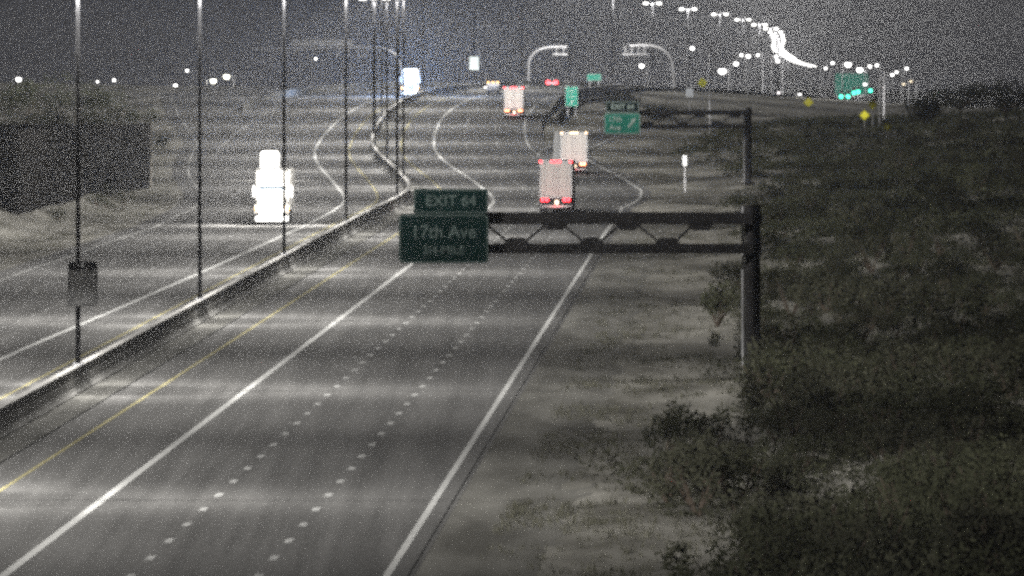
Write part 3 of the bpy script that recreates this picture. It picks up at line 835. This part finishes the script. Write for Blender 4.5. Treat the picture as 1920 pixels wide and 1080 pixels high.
def car(label, Y, X, z=None, fwd=True, body=None, kind="car", lamps=(), rz=None, name="car"):
    """small car; origin on the road at the end that faces the camera, +y away from it"""
    body = body or mat("car_paint_grey", (.12, .12, .13), .3, .3)
    root = thing(name, label, kind, (X, Y, zroad(Y) if z is None else z), heading(Y) if rz is None else rz)
    L = 4.5
    if kind == "pickup truck":
        prof = [(0, .45), (0, 1.1), (1.9, 1.12), (1.95, 1.75), (3.3, 1.78), (3.9, 1.15), (5.2, 1.05), (5.3, .45)]; L = 5.3
    elif kind == "van":
        prof = [(0, .4), (.0, 1.1), (.5, 1.3), (1.3, 2.55), (4.9, 2.6), (5.0, .4)]; L = 5
    else:
        prof = [(0, .38), (0, .85), (.25, .98), (.75, 1.42), (2.2, 1.45), (3.0, .98), (4.35, .82), (4.5, .4)]
        if not fwd: prof = [(4.5 - a, b) for a, b in reversed(prof)]
    MB().prism_x(prof, -.88, .88).build("body", body, root)
    if kind == "pickup truck":
        MB().add([(-.75, 1.925, 1.25), (.75, 1.925, 1.25), (.7, 1.94, 1.68), (-.7, 1.94, 1.68)], [(0,1,2,3)]).build("rear_window", M_GLASS, root)
    elif kind == "car" and fwd:
        MB().add([(-.72, .27, 1.02), (.72, .27, 1.02), (.62, .66, 1.36), (-.62, .66, 1.36)], [(0,1,2,3)]).build("rear_window", M_GLASS, root)
    elif kind == "car":
        MB().add([(-.72, 1.47, 1.02), (.72, 1.47, 1.02), (.62, 2.2, 1.4), (-.62, 2.2, 1.4)], [(0,1,2,3)]).build("windscreen", M_GLASS, root)
    MB().cbox((0, -.03, .45), (1.7, .16, .22), .05).build("bumper", M_UNDER, root)
    for s in (-1, 1):
        for yy in (.85, L-.85): wheel(root, (s*.78, yy, .33), .33, .22)
    for nm, c, d, m in lamps:
        lampbox(root, nm, c, d, m)
    return root
def pair(nm, x, z, d, m): return [(nm, (-x, -.05, z), d, m), (nm, (x, -.05, z), d, m)]
# oncoming pickup behind the blazing truck, then the blue-white one at the crest
Yb = 1195.0
M_HLW2 = glow("white_headlamp_lens_b", (1.0, .97, .9), 700.0)
van_on = car("oncoming van with white headlamps seen above the blazing oncoming truck", Yb, (506-960)/F*Yb, fwd=False, kind="van", body=mat("van_white_paint", (.6, .6, .6), .35), lamps=pair("headlamp", .62, .85, (.4, .08, .28), M_HLW2) + [("light_bar", (0, 1.25, 2.62), (1.4, .12, .16), M_HLW2)])
Yc = 1885.0
semi_front("oncoming truck with dazzling blue-white headlamps near the crest, behind the median poles", Yc, hov(Yc) - 10.2, M_TRAILER, M_HLB, 300000, 22000, (.36, .56, 1.0)).rotation_euler = (0, 0, 0)
for s_ in (-1, 1):
    headlight_beam(van_on, (s_*.62, -.3, .85), 8000, (1, .97, .9), 12)
light_at(van_on, (0, -1.4, 1.5), 2500, (1, .97, .9), "added_front_fill", .3)  # light added ahead of the van to whiten its front
car("car at the crest with two glowing red tail lamps on the right carriageway", 2085, (1035-960)/F*2085, lamps=pair("tail_lamp", .62, .85, (.62, .08, .46), M_REDL))
car("pickup with three amber roof markers and a white lamp beyond the farthest semi", 1925, (923-960)/F*1925, kind="pickup truck", lamps=[("roof_marker", (dx, 1.9, 1.72), (.22, .1, .16), M_AMB) for dx in (-.72, 0, .72)] + [("work_lamp", (-1.05, -.06, .95), (.42, .08, .22), glow("white_work_lamp", (1, .95, .88), 2.2))])
for (lab, x, y, Y, lm, fw) in (
    ("far oncoming car with white headlamps under the lamp chain, leftmost of the far cars", 1425, 187, 3120, pair("headlamp", .6, .66, (.34, .08, .24), glow("far_headlamp", (1, .97, .92), 12)), False),
    ("far oncoming car with faint white headlamps, just right of the leftmost far car", 1444, 194, 2950, pair("headlamp", .6, .66, (.3, .08, .2), glow("far_headlamp_dim", (1, .9, .9), 1.5)), False),
    ("far car showing red tail lamps below the lamp chain", 1474, 191, 3050, pair("tail_lamp", .6, .8, (.36, .08, .3), M_REDL), True),
    ("far van front lit white beside the red tail lamps", 1463, 187, 3000, [("headlamp", (-.4, -.05, 1.3), (.55, .1, 1.2), glow("far_white_lamp", (1, .92, .92), 3.0)), ("headlamp", (.4, -.05, .8), (.4, .1, .3), glow("far_white_lamp", (1, .92, .92), 3.0))], False),
    ("farthest car with dim red tail lamps left of the green signals", 1543, 191, 3300, pair("tail_lamp", .6, .8, (.3, .08, .2), glow("dim_red_lamp", (1, .06, .08), 1.2)), True)):
    p = P(x, y, Y)
    car(lab, Y, p.x, z=max(p.z - .8, zroad(Y)), fwd=fw, lamps=lm, rz=0)

# ------------------------------------------------------------------ far street lamps, signals, overhead sign
def street_lamp(label, x, y, Y, size, strength, group=None, col=(1, .98, .95), arm=1):
    p = P(x, y, Y); gz = terrain(p.x, Y); H = p.z - gz
    if H < 2: gz = p.z - 6; H = 6
    root = thing("street_lamp", label, "street lamp", (p.x + arm*1.2, Y, gz - .2), 0, group)
    MB().tube([(0, 0, 0), (0, 0, H*.6), (0, 0, H+.2)], [.14, .11, .08], 8).build("shaft", M_GALV, root, True)
    MB().tube([(0, 0, H+.1), (-arm*.5, 0, H+.35), (-arm*1.0, 0, H+.35)], .05, 6).build("mast_arm", M_GALV, root, True)
    h = MB().cbox((-arm*1.2, 0, H+.36), (size*1.3, .4, .12), .04).build("lamp_head", M_HEAD, root)
    MB().tube([(-arm*1.2, 0, H+.32), (-arm*1.2, 0, H+.2-size*.25), (-arm*1.2, 0, H+.2-size*.5)], [size*.5, size*.48, size*.2], 10).build("lens", glow("street_lens_%d_%d" % (int(strength), int(col[2]*100)), col, strength), h)
    return root
SL = [("leftmost far street lamp, a white star at the left edge", 35, 148, 2500, .9, 300), ("small far street lamp right of the leftmost star", 107, 160, 2700, .6, 60),
      ("tiny faint far lamp, left one of the close pair at the left", 183, 153, 3400, .45, 12), ("tiny far lamp, right one of the close pair at the left", 214, 150, 3300, .6, 25),
      ("small low far lamp just left of the bright yellow-white pair", 329, 160, 2600, .6, 50), ("small high far lamp above the left of the yellow-white pair", 351, 132, 3000, .55, 30),
      ("bright yellow-white far lamp, left one of the big pair", 400, 151, 2300, .9, 350), ("bright yellow-white far lamp, right one of the big pair, on a visible pole", 425, 143, 2200, .9, 350),
      ("tiny far lamp under the left tube gantry", 592, 110, 3400, .5, 12), ("star-shaped street lamp below the right arched support", 1203, 123, 2500, .8, 200),
      ("small round lamp right of the right arched support", 1298, 90, 2800, .7, 60), ("large white street lamp just right of the thin bare pole", 1354, 132, 2500, 1.3, 500),
      ("lamp right of and above the large white street lamp", 1380, 119, 2700, .8, 120), ("small lamp of the second row, first after the star lamps", 1390, 103, 3100, .6, 50),
      ("elongated lamp of the second row, under the chain", 1403, 105, 3100, .8, 90), ("faint small lamp at the right end of the second row", 1421, 103, 3200, .55, 20),
      ("upper lamp of the stacked pair under the chain bend", 1455, 106, 3200, .7, 70), ("lower lamp of the stacked pair under the chain bend", 1458, 114, 3200, .7, 70),
      ("small low lamp right of the chain's end", 1548, 128, 3600, .6, 30), ("small upper lamp right of the chain's end", 1561, 118, 3600, .7, 50),
      ("big white lamp above the dim green overhead sign", 1590, 120, 2800, 1.2, 350), ("big white lamp at the upper right corner of the dim green overhead sign", 1612, 130, 2800, 1.2, 350),
      ("left small lamp right of the green overhead sign", 1631, 124, 3600, .8, 60), ("right small lamp right of the green overhead sign", 1644, 122, 3600, .7, 50),
      ("left lamp of the far right trio", 1673, 140, 3600, .7, 30), ("middle lamp of the far right trio", 1681, 135, 3600, .6, 25), ("highest and rightmost lamp of the far right trio", 1700, 128, 3600, .7, 30),
      ("white lamp below the big pair, beside the overhead sign's lower right", 1622, 158, 3000, .7, 40),
      ("white lamp on its own short pole amid the far car lights", 1499, 178, 2900, .9, 25)]
for i, (lab, x, y, Y, s, e) in enumerate(SL):
    street_lamp(lab, x, y, Y, s, e, "far street lamps of the town", (1, .97, .80) if 390 < x < 430 else (1, .98, .95), 1 if i % 2 else -1)
for lab, x, y in (("dim amber lamp, left one of two at the far right", 1695, 157), ("dim amber lamp, right one of two at the far right", 1709, 152)):
    street_lamp(lab, x, y, 3200, .9, .35, "far street lamps of the town", (1, .85, .6))
def bare_pole(label, x, y0, y1, Y):
    a, b = P(x, y0, Y), P(x, y1, Y)
    root = thing("utility_pole", label, "pole", (b.x, Y, min(b.z, terrain(b.x, Y)) - .2))
    H = a.z - root.location.z
    MB().tube([(0, 0, 0), (0, 0, H)], [.13, .08], 8).build("shaft", M_GALV, root, True)
    MB().box((0, 0, H+.03), (.3, .3, .06)).build("cap", M_GALV, root)
bare_pole("thin bare pole right of the yellow diamond sign", 1331, 100, 226, 1600)
bare_pole("thin bare pole, left one of two beside the dull yellow diamonds", 1650, 140, 250, 1500)
bare_pole("thin bare pole, right one of two beside the dull yellow diamonds", 1658, 132, 236, 1560)

def far_sign():
    Y = 3100; a, b = P(1565, 137, Y), P(1628, 178, Y)
    gz = terrain((a.x+b.x)/2, Y)
    root = thing("overhead_guide_sign", "large dim green overhead sign far off below two big white lamps", "road sign", ((a.x+b.x)/2, Y, gz))
    w = b.x-a.x; h = a.z-b.z; c = (0, 0, b.z-gz+h/2)
    sign_panel(root, "guide_panel", c, w, h, mat("dim_green_sheeting", (.015, .10, .075), .8), M_TEXT, .3, .12)
    for s in (-.3, .3):
        MB().tube([(s*w, .3, 0), (s*w, .3, c[2]+h/2)], .2, 8).build("post", M_GALV, root)
    MB().box((0, -1.2, c[2]-h/2-.3), (w*.9, .5, .15)).build("walkway", M_GALV, root)
    # lamps on the walkway light the face
    for s in (-.3, .3):
        light_at(root, (s*w, -4.0, c[2]-h/2+.8), 220, (.9, 1, .97), "sign_light", .2)
        MB().box((s*w, -3.8, c[2]-h/2-.1), (.9, .4, .25)).build("sign_luminaire", M_HEAD, root)
        MB().bar((s*w, -1.2, c[2]-h/2-.3), (s*w, -3.8, c[2]-h/2-.2), .08, .08).build("bracket", M_GALV, root)
far_sign()
def signal(label, x, y, Y):
    p = P(x, y, Y); gz = terrain(p.x, Y); H = p.z - gz
    root = thing("traffic_signal", label, "traffic signal", (p.x, Y, gz - .1), 0, "green traffic signals far off")
    MB().tube([(0, .3, 0), (0, .3, H+1.3)], .09, 8).build("post", M_GALV, root)
    MB().box((0, 0, H+.55), (.62, .35, 1.75)).build("housing", M_BLACK, root)
    for k in range(3):
        m = M_GRNL if k == 0 else mat("unlit_signal_lens", (.05, .015, .01), .3)
        MB().tube([(0, -.18, H+.1+k*.52), (0, -.24, H+.1+k*.52)], .38 if k == 0 else .2, 14).build("signal_lens", m, root)
        MB().tube([(0, -.2, H+.27+k*.52), (0, -.5, H+.27+k*.52)], .06, 6).build("visor", M_BLACK, root)
signal("green traffic signal, leftmost of the far row", 1577, 181, 2750)
signal("green traffic signal, second from the left of the far row", 1590, 181, 2750)
signal("green traffic signal, left of the bright middle pair", 1601, 174, 2850)
signal("green traffic signal, right of the bright middle pair", 1609, 172, 2850)
signal("green traffic signal, rightmost and faintest of the far row", 1632, 170, 3000)

# ------------------------------------------------------------------ plants
def shrub_mesh(seed, n, m_idx):
    rnd = random.Random(seed); vs = []; fs = []
    clumps = [(rnd.gauss(0, .42), rnd.gauss(0, .42), rnd.uniform(.25, .95), rnd.uniform(.22, .42)) for _ in range(9)]
    for i in range(n):
        cx, cy_, cz_, cr = rnd.choice(clumps)
        d = Vector((rnd.gauss(0, 1), rnd.gauss(0, 1), rnd.gauss(0, 1))).normalized() * cr * rnd.uniform(.5, 1.05)
        c = Vector((cx, cy_, max(.06, cz_ + d.z))) + Vector((d.x, d.y, 0))
        q = Vector((rnd.gauss(0, 1), rnd.gauss(0, 1), rnd.gauss(0, 1))).normalized()
        w = q.orthogonal().normalized(); s = rnd.uniform(.028, .07)
        k = len(vs)
        vs += [c - q*s, c + w*s*.45, c + q*s, c - w*s*.45]; fs.append((k, k+1, k+2, k+3))
    return vs, fs
def make_shrub(seed, m, label, group, n=1000):
    rnd = random.Random(seed+99)
    vs, fs = shrub_mesh(seed, n, 0)
    o = MB().add(vs, fs).build("desert_shrub", m)
    st = MB()
    for i in range(7):
        a = rnd.uniform(0, 6.28); r = rnd.uniform(.2, .6)
        st.tube([(0, 0, 0), (math.cos(a)*r*.5, math.sin(a)*r*.5, .35), (math.cos(a)*r, math.sin(a)*r, rnd.uniform(.6, 1.0))], [.03, .02, .008], 5)
    st.build("stems", M_WOOD, o)
    tag(o, label, "shrub", group)
    return o
protos = [make_shrub(s, M_OLIVE if s % 3 else M_SAGE, "dark desert shrub on the brushy slope right of the road", "desert shrubs on the right-hand slope") for s in range(7)]
used = [False]*7
def put_shrub(X, Y, s, k, label=None, group=None):
    o = protos[k]
    if used[k]: o = copy_tree(protos[k])
    used[k] = True
    o.location = (X, Y, terrain(X, Y) - .05); o.rotation_euler = (0, 0, random.uniform(0, 6.28)); o.scale = (s, s, s*random.uniform(.75, 1.1))
    if label: o["label"] = label
    if group: o["group"] = group
    return o
rnd = random.Random(11)
n = 0
while n < 285:
    # denser near the camera and away from the shoulder
    u = rnd.random()
    Y = 1/(1/325 + (1/1500 - 1/325)*u)
    xmax = 960/F*Y + 2; e = hov(Y) + edge_r(Y)
    X = rnd.uniform(e + 8, xmax)
    if rnd.random() > sstep(7.5, 14, X - e): continue
    put_shrub(X, Y, rnd.uniform(1.0, 1.7) if rnd.random() < .75 else rnd.uniform(1.7, 2.4), rnd.randrange(7)); n += 1
put_shrub((1330-960)/F*452, 452, 2.2, 1, "large dark shrub beside the pale verge, above the low clump", "desert shrubs on the right-hand slope")
put_shrub((1260-960)/F*470, 470, 1.6, 2, "dark shrub at the verge's edge, left of the large one above the low clump", "desert shrubs on the right-hand slope")
put_shrub((1345-960)/F*640, 640, 2.0, 4, "dark shrub just left of the cantilever post's foot", "desert shrubs on the right-hand slope")
for x_, Y_, s_, k_ in ((1250, 414, 1.9, 0), (1310, 402, 2.3, 3), (1375, 406, 2.2, 5), (1330, 424, 2.0, 6)):
    put_shrub((x_-960)/F*Y_, Y_, s_, k_, "dark bush of the low clump at the lower centre-right, standing out on the pale verge", "bushes of the low clump on the verge")
for i in range(34):
    Y = rnd.uniform(780, 1330); X = hov(Y) + edge_l(Y) - rnd.uniform(5, 15)
    put_shrub(X, Y, rnd.uniform(.6, 1.3), rnd.randrange(7), "low shrub on the left bank between the road and the dark wall", "desert shrubs on the left bank")

def ground_cover():
    rnd = random.Random(5); vs = []; fs = []
    def tuft(X, Y, s):
        z = terrain(X, Y)
        for i in range(5):
            a = rnd.uniform(0, 6.28); b = Vector((X + rnd.gauss(0, .12), Y + rnd.gauss(0, .12), z - .02))
            t = b + Vector((math.cos(a)*s*.5, math.sin(a)*s*.5, s)); w = Vector((-math.sin(a), math.cos(a), 0))*s*.09
            k = len(vs); vs.extend([b - w, b + w, t]); fs.append((k, k+1, k+2))
    for i in range(22000):
        u = rnd.random(); Y = 1/(1/325 + (1/1700 - 1/325)*u)
        e = hov(Y) + edge_r(Y); X = e + 2.6 + (960/F*Y + 2 - e) * rnd.random()**1.3
        if noise.noise(Vector((X*.2, Y*.05, 3.1))) + .25*(X - e - 8)/10 < rnd.uniform(-.4, .5): continue
        tuft(X, Y, rnd.uniform(.12, .32))
    for i in range(4000):
        Y = rnd.uniform(620, 1500); X = hov(Y) + edge_l(Y) - 2.4 - rnd.random()*16
        tuft(X, Y, rnd.uniform(.12, .32))
    o = MB().add(vs, fs).build("dry_grass", M_DRY); tag(o, "dry grass and low weeds over the gravel banks", "grass", kind="stuff")
ground_cover()
def undergrowth():
    rnd = random.Random(21); vs = []; fs = []; n = 0
    while n < 1500:
        u = rnd.random(); Y = 1/(1/325 + (1/1750 - 1/325)*u)
        e = hov(Y) + edge_r(Y); X = e + 9.2 + (960/F*Y + 3 - e) * rnd.random()
        if rnd.random() > sstep(9, 13, X - e) or noise.noise(Vector((X*.13, Y*.03, 7.7))) < rnd.uniform(-.7, .1): continue
        n += 1
        r = rnd.uniform(.5, 1.3); z = terrain(X, Y)
        for i in range(170):
            d = Vector((rnd.gauss(0, 1), rnd.gauss(0, 1), rnd.gauss(0, 1))).normalized()*r*rnd.uniform(.6, 1.05)
            c = Vector((X + d.x*1.2, Y + d.y*1.2, z + abs(d.z)*.85 + .02))
            q = Vector((rnd.gauss(0, 1), rnd.gauss(0, 1), rnd.gauss(0, 1))).normalized(); w = q.orthogonal().normalized(); s = rnd.uniform(.05, .11)
            k = len(vs); vs.extend([c - q*s, c + w*s*.5, c + q*s, c - w*s*.5]); fs.append((k, k+1, k+2, k+3))
    n = 0
    while n < 900:
        Y = rnd.uniform(850, 1640); e = hov(Y) + edge_r(Y); X = e + 9 + (960/F*Y + 3 - e) * rnd.random()
        if rnd.random() > sstep(8, 16, X - e): continue
        n += 1; r = rnd.uniform(1.0, 2.2); z = terrain(X, Y)
        for i in range(110):
            d = Vector((rnd.gauss(0, 1), rnd.gauss(0, 1), rnd.gauss(0, 1))).normalized()*r*rnd.uniform(.6, 1.05)
            c = Vector((X + d.x*1.5, Y + d.y*1.2, z + abs(d.z)*.6 + .02))
            q = Vector((rnd.gauss(0, 1), rnd.gauss(0, 1), rnd.gauss(0, 1))).normalized(); w = q.orthogonal().normalized(); s = rnd.uniform(.1, .2)
            k = len(vs); vs.extend([c - q*s, c + w*s*.5, c + q*s, c - w*s*.5]); fs.append((k, k+1, k+2, k+3))
    tag(MB().add(vs, fs).build("undergrowth", M_OLIVE), "dense low brush filling the slope between the larger shrubs", "undergrowth", kind="stuff")
undergrowth()
def tree(label, x, y_top, Y, w, h, seed, group="trees on the right skyline"):
    p = P(x, y_top, Y); gz = terrain(p.x, Y)
    rnd = random.Random(seed)
    root = thing("mesquite_tree", label, "tree", (p.x, Y, gz - .1), 0, group)
    tr = MB(); tr.tube([(0, 0, 0), (.1, 0, h*.3), (-.05, .1, h*.55)], [.18, .14, .08], 8)
    for i in range(6):
        a = rnd.uniform(0, 6.28); tr.tube([(0, 0, h*.28), (math.cos(a)*w*.2, math.sin(a)*w*.2, h*.5), (math.cos(a)*w*.38, math.sin(a)*w*.38, h*.75)], [.09, .06, .02], 6)
    tr.build("trunk", M_WOOD, root)
    vs = []; fs = []
    cl = [(rnd.gauss(0, w*.22), rnd.gauss(0, w*.22), rnd.uniform(.45, .9)*h, rnd.uniform(.12, .22)*w) for _ in range(16)]
    for i in range(1500):
        cx, cy_, cz_, r = rnd.choice(cl)
        d = Vector((rnd.gauss(0, 1), rnd.gauss(0, 1), rnd.gauss(0, .7))).normalized()*r*rnd.uniform(.4, 1.1)
        c = Vector((cx, cy_, cz_)) + d; q = Vector((rnd.gauss(0, 1), rnd.gauss(0, 1), rnd.gauss(0, 1))).normalized(); o_ = q.orthogonal().normalized(); s = rnd.uniform(.1, .22)
        k = len(vs); vs += [c - q*s, c + o_*s*.5, c + q*s, c - o_*s*.5]; fs.append((k, k+1, k+2, k+3))
    MB().add(vs, fs).build("crown", M_TREE, root)
for i, (lab, x, yt, Y, w, h) in enumerate((("broad dark mesquite tree, farthest right on the skyline", 1885, 185, 1500, 8, 5), ("dark mesquite tree second from the right edge of the skyline", 1800, 190, 1650, 7, 4.5),
        ("low mesquite tree just right of the bare poles", 1735, 200, 1500, 6, 3.6), ("low dark tree on the mound behind the exit sign", 1165, 185, 1800, 6, 2.6),
        ("low rounded tree between the mound and the yellow diamond", 1235, 190, 1750, 6, 2.4))):
    tree(lab, x, yt, Y, w, h, 40+i)

# ------------------------------------------------------------------ night haze
def build_haze():
    m = bpy.data.materials.new("night_haze"); m.use_nodes = True
    nt = m.node_tree; nt.nodes.clear()
    out = nt.nodes.new("ShaderNodeOutputMaterial"); v = nt.nodes.new("ShaderNodeVolumePrincipled")
    v.inputs["Color"].default_value = (.9, .9, .92, 1); v.inputs["Density"].default_value = HAZE; v.inputs["Anisotropy"].default_value = .9
    nt.links.new(v.outputs[0], out.inputs["Volume"])
    x0, x1, y0, y1, z0, z1 = -1400, 1800, -330, 16100, -10, 42
    o = MB().box(((x0+x1)/2, (y0+y1)/2, (z0+z1)/2), (x1-x0, y1-y0, z1-z0)).build("haze", m)
    tag(o, kind="stuff")
HAZE = 1.0e-5
build_haze()

for i, (lab, x, Y, w, h) in enumerate((("dark tree behind the left end of the sound wall, at the frame edge", 20, 1172, 8, 9.2), ("tall dark tree behind the middle of the sound wall", 105, 1180, 8, 10.0),
        ("dark tree behind the right half of the sound wall", 185, 1176, 7, 8.8), ("smaller dark tree behind the pale right end of the sound wall", 250, 1185, 5, 7.6))):
    tree(lab, x, 170, Y, w, h, 70+i, "trees behind the sound wall")
